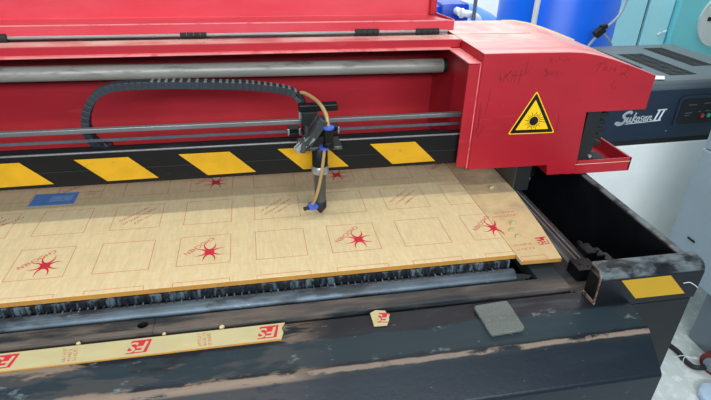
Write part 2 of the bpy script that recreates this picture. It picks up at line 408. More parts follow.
# ================================================================ GANTRY with red hood
gan = thing('gantry', 'red steel hood and striped black beam spanning the table, carrying the cutting head', 'gantry', (0.3, 0.35, 0.07))
beam = MB().box(XL, 0.944, 0.200, 0.230, 0.083, 0.155, 0.0008).build('beam', 'black', gan)
MB().box(XL, 0.944, 0.2295, 0.400, 0.0830, 0.0870, 0.0006).build('shade_plate', 'matt_black', beam)  # unseen plate added to shade the sheet behind the beam
MB().box(XL, 0.944, 0.1985, 0.203, 0.1545, 0.1575, 0.0006).build('beam_highlight', 'rail', beam)  # pale strip standing in for the highlight on the beam's top edge
MB().box(XL, 0.944, 0.1988, 0.2005, 0.1165, 0.1185).build('seam', 'matt_black', beam)
for a in (-0.30, -0.1, 0.105, 0.308, 0.513, 0.716):
    MB().slab([(a-0.004, 0.143), (a+0.100, 0.143), (a+0.152, 0.092), (a+0.050, 0.091)], front(0.1988), 0.0004).build('hazard_tape', 'tape', beam)

MB().box(XL, 0.944, 0.250, 0.262, 0.1775, 0.187, 0.001).build('guide_rail', 'rail', gan)
bt = MB().box(XL, 0.944, 0.252, 0.2545, 0.1575, 0.1635)
x = 0.12
while x < 0.94:
    bt.box(x, x+0.003, 0.2505, 0.253, 0.158, 0.163); x += 0.007
bt.build('drive_belt', 'belt', gan)
# hood
MB().box(XL, 0.946, 0.500, 0.506, 0.030, 0.336).box(0.946, 1.07, 0.500, 0.506, 0.030, 0.0705).build('back_panel', 'red', gan)
MB().box(XL, 0.946, 0.3220, 0.372, 0.333, 0.339, 0.001).build('hood_top', 'red_dust_glare', gan)
MB().box(XL, 0.946, 0.372, 0.505, 0.328, 0.334).build('hood_roof', 'red', gan)
MB().box(XL, 0.944, 0.3200, 0.3235, 0.3210, 0.3395, 0.001).build('hood_fascia', 'red', gan)
MB().box(XL, 0.920, 0.3060, 0.3235, 0.3195, 0.3228, 0.0008).build('hood_lip', 'red_edge', gan)
MB().box(XL, 0.946, 0.385, 0.425, 0.300, 0.303).build('roof_brace', 'red', gan)
pipe = MB().tube([(XL, 0.40, 0.2700), (0.942, 0.40, 0.2575)], 0.0172, 24).build('steel_tube', 'steel', gan, True)
MB().tube([(0.935, 0.40, 0.2575), (0.9455, 0.40, 0.2575)], 0.018, 16).build('tube_socket', 'matt_black', gan)
# hinge
MB().tube([(XL, 0.374, 0.3475), (0.93, 0.374, 0.3475)], 0.0040, 10).build('hinge_rod', 'rail', gan)
for a, b, r in ((-0.115, -0.025, .0095), (0.318, 0.375, .0065), (0.705, 0.762, .0085), (0.850, 0.908, .0075)):
    k = MB()
    for j in range(4):
        q = (b-a)/4; k.tube([(a+q*j+0.0006, 0.374, 0.3475), (a+q*(j+1)-0.0006, 0.374, 0.3475)], r, 14)
    k.build('hinge', 'matt_black', gan)
# lid, folded open
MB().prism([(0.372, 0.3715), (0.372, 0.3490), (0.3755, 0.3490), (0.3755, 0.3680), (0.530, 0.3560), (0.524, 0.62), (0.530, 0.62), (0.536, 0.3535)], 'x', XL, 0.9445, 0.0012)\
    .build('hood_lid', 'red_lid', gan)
lid = gan.children[-1] if gan.children else gan
lid = [o for o in C.objects if o.name.startswith('hood_lid')][0]
MB().box(XL, 0.9445, 0.3715, 0.3735, 0.3700, 0.3728, 0.0006).build('lid_rim', 'red_edge', lid)  # rim highlight put in as a paler strip
MB().prism([(0.374, 0.3700), (0.535, 0.3585), (0.535, 0.3640), (0.374, 0.3735)], 'x', 0.9425, 0.9455).build('end_flange', 'red', lid)
MB().box(0.930, 0.9455, 0.512, 0.531, 0.360, 0.62, 0.001).build('side_lip', 'red', lid)

# end cover
out = [(0.946, 0.071), (0.946, 0.3385), (1.140, 0.3380), (1.175, 0.3360), (1.215, 0.3290), (1.255, 0.3185), (1.309, 0.3015), (1.366, 0.2815),
       (1.370, 0.2800), (1.369, 0.2010), (1.2165, 0.2000), (1.2255, 0.0430), (1.152, 0.0430), (1.146, 0.0700)]
cov = MB().prism(out, 'y', 0.185, 0.53).build('end_cover', 'red', gan)
top = [(0.946, 0.3383), (1.140, 0.3378), (1.175, 0.3358), (1.215, 0.3288), (1.255, 0.3183), (1.309, 0.3013), (1.366, 0.2813), (1.3665, 0.2825), (1.3095, 0.3028), (1.2555, 0.3198), (1.2155, 0.3303), (1.1755, 0.3373), (1.140, 0.3394), (0.946, 0.3398)]
MB().prism(top, 'y', 0.1853, 0.53).build('cover_top', 'red_dust_glare', cov)
MB().box(0.946, 1.145, 0.3695, 0.3705, 0.3396, 0.3402).build('top_seam', 'pen', cov)
MB().prism([(1.140, 0.3383), (1.175, 0.3363), (1.215, 0.3295), (1.255, 0.3190), (1.309, 0.3020), (1.366, 0.2820), (1.368, 0.2850), (1.3105, 0.3052), (1.2570, 0.3225), (1.2165, 0.3330), (1.1760, 0.3398), (1.14, 0.3405)], 'y', 0.528, 0.532).build('rear_edge', 'yellow_edge', cov)
# flange round the opening
MB().box(0.916, 0.941, 0.187, 0.192, 0.078, 0.3195, 0.0008).build('opening_flange', 'red', cov)
MB().box(0.938, 0.946, 0.1865, 0.322, 0.074, 0.3195).build('opening_flange', 'red', cov)
MB().box(0.916, 0.945, 0.187, 0.320, 0.3165, 0.3200, 0.0008).build('flange_ledge', 'red_edge', cov)
MB().box(0.9405, 0.9420, 0.1848, 0.1866, 0.075, 0.319).build('pale_edge', 'red_edge', cov)
# tray in the cut-out
ty = MB().box(1.2258, 1.374, 0.185, 0.189, 0.0400, 0.0755, 0.001).box(1.368, 1.374, 0.185, 0.46, 0.0400, 0.0755, 0.001)
ty.box(1.20, 1.370, 0.188, 0.46, 0.0400, 0.0440).box(1.20, 1.374, 0.455, 0.46, 0.0400, 0.0755)
ty.build('motor_tray', 'red', cov)
MB().box(1.222, 1.372, 0.1846, 0.1853, 0.0655, 0.0665).build('tray_seam', 'yellow_edge', cov)
mt = MB().box(1.227, 1.262, 0.192, 0.215, 0.046, 0.198, 0.001)
mt.box(1.227, 1.300, 0.250, 0.300, 0.044, 0.190, 0.002).box(1.262, 1.33, 0.215, 0.26, 0.044, 0.062, 0.004)
for j in range(5): mt.box(1.262, 1.312-0.004*(j % 2), 0.230, 0.262, 0.092+0.019*j, 0.102+0.019*j, 0.002)
mt.build('motor_plate', 'matt_black', cov)
for xx, zz in ((1.252, 0.070), (1.257, 0.085)):
    MB().tube([(xx, 0.186, zz), (xx, 0.193, zz)], 0.004, 10).build('bolt', 'silver', cov)
# pen marks on the cover
fc = front(0.1848)
def pen(*st, w=0.0016):
    pm = MB()
    for q in st: pm.ribbon(q, w, fc, 0.0002)
    plabel(pm.build('pen_mark', 'pen', cov), 'dark handwriting scrawled on the red cover')
pen([(0.953, 0.232), (0.9535, 0.200), (0.956, 0.168)], [(0.950, 0.176), (0.957, 0.152), (0.968, 0.178)], [(0.972, 0.262), (0.968, 0.205)], [(0.957, 0.222), (0.955, 0.176)], w=0.0011)
pen([(0.988, 0.300), (0.992, 0.277)], [(1.000, 0.299), (0.998, 0.278)], [(1.002, 0.290), (1.013, 0.303), (1.002, 0.289), (1.012, 0.276)], [(1.018, 0.298), (1.016, 0.276)],
    [(1.024, 0.303), (1.024, 0.275)], [(1.036, 0.303), (1.034, 0.272)], [(1.016, 0.291), (1.040, 0.292), (1.056, 0.300)], [(1.048, 0.322), (1.046, 0.298)], [(0.985, 0.288), (0.993, 0.284)], w=0.0010)
pen([(1.098, 0.302), (1.092, 0.303), (1.092, 0.298), (1.099, 0.296), (1.097, 0.289), (1.090, 0.290)], [(1.104, 0.298), (1.105, 0.291), (1.112, 0.292), (1.112, 0.298)],
    [(1.117, 0.299), (1.119, 0.292)], [(1.125, 0.300), (1.121, 0.286)], [(1.133, 0.297), (1.134, 0.290)], w=0.0011)
pen([(1.104, 0.327), (1.098, 0.328), (1.099, 0.323), (1.104, 0.321), (1.098, 0.318)], [(1.110, 0.324), (1.114, 0.319)], [(1.119, 0.329), (1.118, 0.320)], [(1.124, 0.324), (1.131, 0.320), (1.138, 0.325), (1.145, 0.321)], w=0.0009)
pen([(1.212, 0.310), (1.236, 0.315)], [(1.224, 0.313), (1.216, 0.294)], [(1.236, 0.304), (1.232, 0.297), (1.239, 0.297), (1.240, 0.304), (1.236, 0.304)],
    [(1.250, 0.303), (1.248, 0.293)], [(1.251, 0.302), (1.257, 0.298), (1.262, 0.303), (1.261, 0.293)], [(1.274, 0.303), (1.290, 0.305), (1.296, 0.297), (1.288, 0.288), (1.276, 0.285), (1.281, 0.291), (1.296, 0.279)],
    [(1.268, 0.272), (1.262, 0.262), (1.268, 0.254), (1.276, 0.257)], w=0.0011)
pen([(1.148, 0.200), (1.150, 0.176), (1.150, 0.156)], w=0.0012)
# warning triangle
A, B_, D = Vector((1.082, 0.2555)), Vector((1.030, 0.1545)), Vector((1.147, 0.1530)); G = (A+B_+D)/3
def rtri(sc, rad):
    vs = [G+(p-G)*sc for p in (A, B_, D)]; o = []
    for i in range(3):
        p, a, b = vs[i], vs[i-1], vs[(i+1) % 3]
        u, v = (a-p).normalized(), (b-p).normalized()
        for t in (0, .25, .5, .75, 1):
            q = p+u*rad*(1-t)**2+v*rad*t**2; o.append((q.x, q.y))
    return o
sg = MB().slab(rtri(1.0, 0.006), front(0.185), 0.0004).build('warning_sign', 'sign_yellow', cov)
def ringtri(mb, s0, s1, y, t):
    a, b = rtri(s0, 0.005), rtri(s1, 0.002); n = len(a); f = front(y)
    for i in range(n):
        j = (i+1) % n; mb.slab([a[i], a[j], b[j], b[i]], f, t)
sm = MB(); ringtri(sm, 0.93, 0.70, 0.1846, 0.0003)
sc = G + Vector((0.002, -0.003))
sm.slab([(sc.x+0.0108*math.cos(2*PI*k/24), sc.y+0.0108*math.sin(2*PI*k/24)) for k in range(24)], front(0.1846), 0.0003)
for k in range(24):
    a = 2*PI*k/24+0.13; r1 = 0.0225 if k % 2 else 0.0175
    if abs(math.sin(a)) < 0.16 and math.cos(a) > 0: r1 = 0.030
    u = Vector((math.cos(a), math.sin(a))); w = Vector((-u.y, u.x))*0.0007
    p, q = sc+u*0.0122, sc+u*r1
    sm.slab([tuple(p+w), tuple(p-w), tuple(q-w*.6), tuple(q+w*.6)], front(0.1846), 0.0003)
# the sign is a sub-part; its black print is merged in as a second material on the same mesh
me = sg.data; me.materials.append(M['sign_black'])
bmm = bmesh.new(); bmm.from_mesh(me)
bmesh.ops.translate(sm.bm, verts=sm.bm.verts, vec=(0, 0, H)); bmesh.ops.recalc_face_normals(sm.bm, faces=sm.bm.faces)
tmp = bpy.data.meshes.new('tmp'); sm.bm.to_mesh(tmp); sm.bm.free(); k0 = len(bmm.faces); bmm.from_mesh(tmp)
bmm.faces.ensure_lookup_table()
for f_ in bmm.faces[k0:]: f_.material_index = 1
bmm.to_mesh(me); bmm.free(); bpy.data.meshes.remove(tmp)
plabel(sg, 'yellow triangular laser warning sign with black sunburst')
# bracket that rides on the rail
br = MB().box(1.0855, 1.125, 0.212, 0.36, -0.011, 0.070, 0.001).build('rail_bracket', 'matt_black', gan)
MB().box(1.0825, 1.0855, 0.212, 0.36, -0.010, 0.0715).build('bracket_lit_face', 'tube_grey', br)  # grey face, the bracket's lit side put into the colour
MB().box(1.0865, 1.120, 0.235, 0.34, -0.0113, -0.006).build('rail_carriage', 'dark_metal', br)
MB().box(1.125, 1.160, 0.25, 0.34, 0.005, 0.072, 0.002).tube([(1.13, 0.235, 0.012), (1.13, 0.252, 0.012)], 0.011, 14).build('bracket_motor', 'black', br)
MB().tube([(1.133, 0.232, 0.010), (1.133, 0.236, 0.010)], 0.006, 12).build('bolt', 'silver', br)

# ================================================================ LASER HEAD
hd = thing('nozzle_carriage', 'dark metal cutting head with slim nozzle and tan air hose hanging over the sheet', 'laser head', (0.594, 0.152, 0.004))
NX, NY = 0.5945, 0.152
MB().lathe(NX, NY, [(0.0015, 0.004), (0.004, 0.0075), (0.0125, 0.018), (0.0135, 0.021), (0.0135, 0.034), (0.0125, 0.036)], 24).build('nozzle_tip', 'matt_black', hd, True)
MB().lathe(NX, NY, [(0.0125, 0.030), (0.0122, 0.106)], 24).build('nozzle_tube', 'tube_grey', hd, True)
MB().lathe(NX, NY, [(0.0150, 0.104), (0.0185, 0.106), (0.0185, 0.120), (0.0170, 0.122)], 24).build('collar', 'silver', hd, True)
MB().lathe(NX, NY, [(0.0165, 0.120), (0.0165, 0.162), (0.0150, 0.164)], 24).build('lens_barrel', 'black', hd, True)
MB().box(0.551, 0.640, 0.140, 0.196, 0.160, 0.1675, 0.001).build('mount_plate', 'dark_metal', hd)
MB().box(0.566, 0.624, 0.196, 0.2492, 0.159, 0.182, 0.002).build('carriage', 'black', hd)
mh = MB().obox((0.584, 0.150, 0.201), (0.55, 0, 0.83), (0.0, 1, 0), (0.83, 0, -0.55), 0.030, 0.014, 0.0075, 0.002)
mh.obox((0.5775, 0.1325, 0.198), (0.55, 0, 0.83), (0.0, 1, 0), (0.83, 0, -0.55), 0.024, 0.003, 0.003, 0.001)
mh.build('mirror_mount', 'dark_metal', hd)
MB().obox((0.562, 0.140, 0.178), (0.75, 0, 0.66), (0, 1, 0), (0.66, 0, -0.75), 0.022, 0.006, 0.006, 0.001).build('adjuster_arm', 'silver', hd)
MB().tube([(0.567, 0.140, 0.163), (0.567, 0.140, 0.215)], 0.004, 10).build('adjuster_screw', 'dark_metal', hd)
MB().tube([(0.556, 0.140, 0.160), (0.562, 0.140, 0.186)], 0.008, 12).build('adjuster_knob', 'tube_grey', hd)
MB().lathe(0.611, 0.140, [(0.0115, 0.166), (0.0115, 0.178), (0.0095, 0.180), (0.0105, 0.198), (0.0115, 0.200), (0.0115, 0.212)], 20).build('hose_fitting', 'black', hd, True)
MB().lathe(0.611, 0.140, [(0.0122, 0.2085), (0.0122, 0.2125), (0.009, 0.2145)], 20).build('fitting_ring', 'fit_blue', hd, True)
MB().lathe(0.603, 0.138, [(0.0118, 0.1660), (0.0118, 0.1695)], 20).build('fitting_ring', 'fit_blue', hd, True)
# belt clamps
for xx in (0.548, 0.634):
    bc = MB().box(xx-0.013, xx+0.013, 0.228, 0.2500, 0.1585, 0.177, 0.002)
    for q in (-0.006, 0.006): bc.box(xx-0.011, xx+0.011, 0.2265, 0.230, 0.168+q-0.003, 0.168+q+0.003, 0.001)
    b = bc.build('belt_clamp', 'black', hd)
    for q in (-0.012, 0.012): MB().box(xx+q-0.0022, xx+q+0.0022, 0.2272, 0.230, 0.160, 0.1755, 0.0008).build('clamp_edge', 'silver', b)
# rear bar and chain bracket
MB().box(0.560, 0.645, 0.232, 0.255, 0.211, 0.226, 0.002).build('rear_bar', 'black', hd)
MB().box(0.566, 0.600, 0.226, 0.2492, 0.176, 0.212, 0.002).build('rear_block', 'matt_black', hd)
MB().tube(smooth_path([(0.560, 0.262, 0.245), (0.572, 0.262, 0.225), (0.566, 0.258, 0.205)]), 0.006, 10).build('cable_end', 'rubber', hd)
MB().box(0.560, 0.5665, 0.240, 0.246, 0.192, 0.222, 0.001).build('bracket_pin', 'silver', hd)
# hoses
MB().tube(smooth_path([(0.560, 0.266, 0.240), (0.572, 0.258, 0.246), (0.588, 0.225, 0.246), (0.600, 0.180, 0.245), (0.608, 0.150, 0.233), (0.611, 0.140, 0.212)], 8), 0.0042, 12).build('upper_hose', 'hose_tan', hd, True)
MB().tube(smooth_path([(0.603, 0.138, 0.168), (0.598, 0.130, 0.135), (0.590, 0.126, 0.090), (0.580, 0.130, 0.050), (0.572, 0.138, 0.034)], 8), 0.0036, 12).build('lower_hose', 'hose_tan', hd, True)
MB().tube([(0.584, 0.146, 0.026), (0.572, 0.138, 0.029), (0.566, 0.135, 0.029)], [0.008, 0.0075, 0.006], 12).tube([(0.571, 0.137, 0.027), (0.573, 0.1375, 0.038)], 0.0068, 12).build('air_fitting', 'fit_blue', hd, True)
MB().tube([(0.567, 0.135, 0.029), (0.556, 0.132, 0.028)], 0.0042, 10).build('fitting_nub', 'matt_black', hd)

# ================================================================ CABLE CHAIN
ch = MB()
cp = smooth_path([(0.150, 0.275, 0.130), (0.124, 0.275, 0.150), (0.116, 0.275, 0.180), (0.1225, 0.275, 0.212), (0.138, 0.275, 0.240), (0.160, 0.275, 0.259), (0.192, 0.275, 0.2685), (0.25, 0.275, 0.2705), (0.32, 0.275, 0.269),
                  (0.40, 0.275, 0.265), (0.46, 0.275, 0.261), (0.52, 0.275, 0.252), (0.552, 0.272, 0.243), (0.566, 0.268, 0.228)], 10)
acc = 0.0; last = cp[0]; nodes = [cp[0]]
for p in cp[1:]:
    acc += (p-last).length; last = p
    if acc > 0.0115: nodes.append(p); acc = 0.0
for a, b in zip(nodes, nodes[1:]):
    d = (b-a); c = (a+b)/2; t = d.normalized(); nrm = Vector((-t.z, 0, t.x))
    ch.obox(c, t, (0, 1, 0), nrm, 0.0054, 0.0115, 0.0080, 0.001)
    ch.obox(b, t, (0, 1, 0), nrm, 0.0040, 0.0108, 0.0074)
chn = ch.build('cable_chain', 'chain')
tag(chn, 'black plastic cable chain arching from behind the rail over to the cutting head', 'cable chain')
gp = MB()
for a, b in list(zip(nodes, nodes[1:]))[20:]:
    d = (b-a); c = (a+b)/2; t = d.normalized(); nrm = Vector((-t.z, 0, t.x))
    if nrm.z < 0: nrm = -nrm
    gp.obox(c+nrm*0.0082, t, (0, 1, 0), nrm, 0.0026, 0.010, 0.0006)
gp.build('link_bars', 'silver', chn)
MB().box(0.136, 0.158, 0.262, 0.290, 0.120, 0.142, 0.002).tube([(0.146, 0.262, 0.150), (0.155, 0.262, 0.138)], 0.003, 8).build('chain_anchor', 'dark_metal', chn)

# ================================================================ BIG PAPER-MASKED SHEET
sheet = MB().box(-0.75, 0.9615, -0.0605, 0.50, -0.0100, 0.0, 0.0006).build('acrylic_sheet', 'paper')
tag(sheet, 'large kraft paper masked acrylic sheet printed with red squares, lying under the cutting head', 'acrylic sheet')
plabel(MB().box(-0.75, 0.962, -0.0612, -0.0600, -0.0098, -0.0006).build('cut_edge', 'sheet_edge', sheet), 'amber brown front edge of the sheet')
Z = 0.0001; fz = flat(Z)
sq = MB()
def emblem(mb, cx, cy, f, xmax=9):
    """four claws, each a pair of horns pointing outwards, round a small centre"""
    for k in range(4):
        a = k*PI/2; ca, sa = math.cos(a), math.sin(a); q = 0.88 if k % 2 == 0 else 1.0
        if cx+0.03*ca > xmax: continue
        o, n = [], []
        for j in range(-10, 11):
            t = j/10*1.95
            for lst, hw, b, h in ((o, 0.0124, 0.0030, 0.0300), (n, 0.0102, 0.0098, 0.0230)):
                d = (b+h*((1-math.cos(t))/1.37)**0.9)*q; w = hw*math.sin(t)*(1+(0.0112/hw-1)*(abs(j)/10)**4)
                lst.append((cx+d*ca-w*sa, cy+d*sa+w*ca))
        for j in range(20): mb.slab([o[j], o[j+1], n[j+1], n[j]], f, 0.0002)
    mb.slab([(cx+0.0062*math.cos(2*PI*k/16), cy+0.0062*math.sin(2*PI*k/16)) for k in range(16)], f, 0.00015)
def dashes(mb, cx, cy, rot, length, hgt, w, seed, f0):
    """a line of printed marks too small to read"""
    rnd = random.Random(seed); x = -length/2; c, s = math.cos(rot), math.sin(rot)
    g = lambda u, v, ww: f0(cx+u*c-v*s, cy+u*s+v*c, ww)
    while x < length/2:
        l = hgt*(0.5+0.6*rnd.random())
        mb.ribbon([(x, -hgt/2), (x+l*0.25, hgt/2)], w, g, 0.0001)
        if rnd.random() < 0.6: mb.ribbon([(x, hgt/2*rnd.choice((-1, 0, 1))), (x+l*.8, hgt/2*rnd.choice((-1, 0, 1)))], w, g, 0.0001)
        x += l*1.15
logo_cols = {0: (0, 2, 4, 6), 2: (2, 4, 0, 6, -2), -1: ()}
for r in range(-1, 4):
    for c in range(-4, 7):
        u0, v0 = 0.15*c, 0.15*r
        u1, v1 = u0+0.1, v0+0.1
        lw = 0.0009
        f = fz
        lo_v = max(v0, -0.0605); hi_v = min(v1, 0.499); hi_u = min(u1, 0.961)
        if hi_v <= lo_v: continue
        if hi_u-u0 > 0.01:
            if v1 < 0.499: sq.ribbon([(u0, v1), (hi_u, v1)], lw, f, 0.0001)
            if v0 > -0.0605: sq.ribbon([(u0, v0), (hi_u, v0)], lw, f, 0.0001)
            sq.ribbon([(u0, lo_v), (u0, hi_v)], lw, f, 0.0001)
            if u1 < 0.961: sq.ribbon([(u1, lo_v), (u1, hi_v)], lw, f, 0.0001)
        if r in (0, 2) and c % 2 == 0:
            cx, cy = u0+0.0595, v0+0.0400
            lg = MB(); emblem(lg, cx, cy, f, 0.962) if (r, c) not in ((2, 0), (2, 6)) else None
            if len(lg.bm.verts): plabel(lg.build('printed_emblem', 'print', sheet), 'red four-clawed printed emblem')
            ro = math.radians(225); ox, oy = u0+0.0385, v0+0.0635
            cc, ss = math.cos(ro), math.sin(ro)
            g = (lambda ox, oy, cc, ss: (lambda a, b, w: (ox+a*cc-b*ss, oy+a*ss+b*cc, Z+w)))(ox, oy, cc, ss)
            fine = MB(); text_into(fine, 'CHOCHEN', 0.0150, g, 0.0001, bold=0.0)
            fine.build('printed_lettering', 'print', sheet)
        if r in (1, 3) and c % 2 == 1 and u1 < 0.96:
            fine = MB()
            for q, ln in ((-0.016, 0.075), (0.0, 0.085), (0.016, 0.05)):
                dashes(fine, u0+0.052+q*0.7, v0+0.050-q*0.7, math.radians(225), ln, 0.0055, 0.0011, c*7+r+int(q*1000), fz)
            fine.build('printed_lines', 'print_thin', sheet)
plabel(sq.build('printed_squares', 'print_thin', sheet), 'thin red printed squares')
lb = MB().slab([(-0.047, 0.279), (0.048, 0.279), (0.048, 0.335), (-0.047, 0.335)], fz, 0.0003)
lb = plabel(lb.build('label', 'label_blue', sheet), 'blue rectangular label')
lp = MB()
for q in range(5):
    dashes(lp, 0.016, 0.297+q*0.0052, 0, 0.046, 0.0030, 0.0011, 90+q, flat(Z+0.0003))
lp.build('label_print', 'label_pale', lb)
# pink stencil beside the label
for q in ((0.072, 0.333, 0, 0.045, 0.006, 0.001, 5), (0.074, 0.322, 0, 0.02, 0.005, 0.001, 6), (-0.06, 0.215, 0.7, 0.05, 0.006, 0.001, 8)):
    dp = MB(); dashes(dp, *q, fz); dp.build('printed_mark', 'print_thin', sheet)

# ================================================================ OFFCUTS AND SCRAP
def fs_logo(mb, cx, cy, z, rot, w, h):
    """filled red box with its two letters left as paper"""
    mb_, let = mb
    g = flat(z, cx, cy, rot)
    sk = 0.10*h
    mb_.slab([(-w/2-sk, -h/2), (w/2-sk, -h/2), (w/2+sk, h/2), (-w/2+sk, h/2)], g, 0.0002)
    text_into(let, 'FS', h*1.08, lambda a, b, ww: g(a*1.1+0.000, b, ww), 0.0004, shear=0.25, bold=0.0006)
sc = MB().prism([(0.963, -0.083), (1.049, -0.085), (1.066, 0.036), (1.0805, 0.186), (1.0815, 0.48), (0.963, 0.48)], 'z', -0.0090, -0.0005, 0.0005).build('offcut', 'paper_dirty_shaded')
tag(sc, 'soiled masked offcut butted against the right edge of the large printed sheet', 'offcut')
MB().prism([(0.9635, -0.0832), (1.0485, -0.0852), (1.0485, -0.0862), (0.9635, -0.0842)], 'z', -0.0088, -0.001).build('cut_edge', 'sheet_edge', sc)
k = (MB(), MB()); fs_logo(k, 1.040, -0.022, -0.0004, math.radians(186), 0.024, 0.026)
plabel(k[0].build('printed_logo', 'print', sc), 'small red boxed logo'); k[1].build('logo_letters', 'paper_dirty_shaded', [o for o in sc.children if o.name.startswith('printed_logo')][0])
for q, (a, b, l) in enumerate(((0.990, -0.03, 0.04), (0.990, -0.045, 0.035), (1.01, 0.10, 0.05), (1.005, 0.085, 0.06))):
    dm = MB(); dashes(dm, a, b, 0.05, l, 0.006, 0.0009, 40+q, flat(-0.0004)); dm.build('printed_mark', 'print_thin', sc)
dm = MB(); dm.frame(0.9675, 1.02, -0.070, -0.0830, 0.0008, flat(-0.0004), 0.0001)
dm.build('printed_outline', 'print_thin', sc)
for q, (a, b) in enumerate(((0.985, 0.020), (1.000, 0.045), (0.988, -0.005), (1.021, 0.21))):
    o = MB().prism([(a, b), (a+0.012, b+0.003), (a+0.016, b+0.010), (a+0.004, b+0.008)], 'z', -0.0004, 0.0035+0.002*(q % 2), 0.0008).build('paper_crumb', 'paper_pale')
    tag(o, ('pale curled crumb of paper on the soiled offcut, beside the big sheet', 'pale curled crumb of paper on the soiled offcut, second from its front', 'tiny pale crumb lowest on the soiled offcut',
            'small pale crumb on the offcut in the shade of the red hood')[q], 'paper scrap', 'paper crumbs on the offcut')

st = MB().prism([(XL, -0.166), (0.493, -0.1655), (0.486, -0.178), (0.489, -0.188), (0.485, -0.202), (0.20, -0.2035), (XL, -0.2045)], 'z', -0.0199, -0.0175, 0.0004).build('offcut_strip', 'paper_pale')
tag(st, 'long narrow strip of pale masked acrylic lying along the front of the table', 'offcut strip')
MB().box(XL, 0.4845, -0.2050, -0.2030, -0.0198, -0.0180).build('cut_edge', 'sheet_edge', st)
for cx in (0.063, 0.260, 0.464):
    k = (MB(), MB()); fs_logo(k, cx, -0.1845, -0.0173, math.radians(181), 0.031, 0.028)
    lo_ = plabel(k[0].build('printed_logo', 'print', st), 'red boxed logo'); k[1].build('logo_letters', 'paper_pale', lo_)
for q, cx in enumerate((0.157, 0.361)):
    dm = MB()
    for j in range(3): dashes(dm, cx-0.008+0.008*j, -0.185, math.radians(98), 0.028, 0.0050, 0.0007, 60+q*5+j, flat(-0.0173))
    plabel(dm.build('printed_mark', 'print_thin', st), 'fine red print running across the strip')
pc = MB().prism([(0.641, -0.166), (0.652, -0.160), (0.669, -0.164), (0.671, -0.186), (0.664, -0.199), (0.641, -0.198)], 'z', -0.0200, -0.0165, 0.0006).build('offcut_scrap', 'paper_pale')
tag(pc, 'small torn masked scrap with red print lying between the long strip and the clear plate', 'offcut scrap')
k = (MB(), MB()); fs_logo(k, 0.661, -0.182, -0.0163, math.radians(170), 0.018, 0.024)
lo_ = plabel(k[0].build('printed_logo', 'print', pc), 'red boxed logo'); k[1].build('logo_letters', 'paper_pale', lo_)
# clear plate
nrm = Vector((0, 0.15, 1)).normalized()
ac = MB().prism([(0.829, -0.181), (0.888, -0.177), (0.8915, -0.180), (0.896, -0.240), (0.892, -0.245), (0.836, -0.248), (0.832, -0.244), (0.826, -0.186)], 'z', -0.0195, -0.0140, 0.0008)
ac.xf(Matrix.Translation((0, -0.2, -0.02)) @ Matrix.Rotation(math.radians(6.5), 4, 'X') @ Matrix.Translation((0, 0.2, 0.02)))
tag(ac.build('clear_plate', 'acrylic'), 'clear frosted acrylic square lying on the worn front edge of the table', 'acrylic plate')
# chips
for q, (a, b, s, l) in enumerate(((0.388, -0.157, 0.0045, 'white crumb on the dark gap above the long strip, between its last two logos'),
                                  (0.163, -0.159, 0.0035, 'pale chip at the rear edge of the long strip, left of its middle logo'),
                                  (0.295, -0.1585, 0.0030, 'pale chip at the rear edge of the long strip, right of its middle logo'))):
    o = MB().prism([(a-s, b-s*.6), (a+s*.4, b-s), (a+s, b+s*.2), (a+s*.2, b+s), (a-s*.8, b+s*.5)], 'z', -0.0235, -0.0195+s*.3, s*.2).build('plastic_chip', 'paper_dirty_shaded')
    tag(o, l, 'plastic chip', 'chips along the strip')

# ================================================================ DESKTOP MACHINE BEHIND, ITS CABINET
PV = Matrix.Translation((1.935, 0.845, 0)) @ Matrix.Rotation(math.radians(1.8), 4, 'Z') @ Matrix.Translation((-1.935, -0.845, 0))
sk = thing('desktop_machine', 'navy and grey desktop machine with vented top and white script name on its front', 'machine', (2.0, 1.1, -0.195))
MB().prism([(0.870, -0.196), (0.846, -0.185), (0.845, 0.010), (0.849, 0.020), (1.38, 0.020), (1.38, -0.196)], 'x', 1.52, 2.47, 0.002).xf(PV).build('front_casing', 'navy', sk)
MB().box(1.52, 2.47, 0.856, 1.37, -0.212, -0.190).xf(PV).build('shadow_gap', 'matt_black', sk)
tc_ = MB().prism([(0.843, 0.014), (0.843, 0.024), (0.850, 0.037), (0.862, 0.045), (0.885, 0.050), (1.385, 0.050), (1.39, 0.045), (1.39, 0.0), (1.38, 0.0), (1.38, 0.014)], 'x', 1.51, 2.475, 0.002).xf(PV).build('top_cover', 'grey_cover', sk)
def vent(x0, x1, y0, y1, cols):
    v = MB(); n = 17; p = (y1-y0)/n; w = (x1-x0)/cols
    for i in range(n):
        for j in range(cols):
            v.box(x0+w*j+0.0022, x0+w*(j+1)-0.0022, y0+p*i, y0+p*i+p*0.70, 0.0495, 0.0508)
    v.xf(PV).build('vent', 'vent', tc_)
vent(2.262, 2.368, 1.02, 1.33, 2); vent(2.062, 2.190, 0.910, 1.24, 3); vent(1.87, 2.030, 1.02, 1.33, 3)
MB().slab([(1.93, 0.875), (2.00, 0.865), (2.03, 0.905), (1.95, 0.93)], flat(0.0505), 0.0006).build('paper_note', 'white_script', tc_)
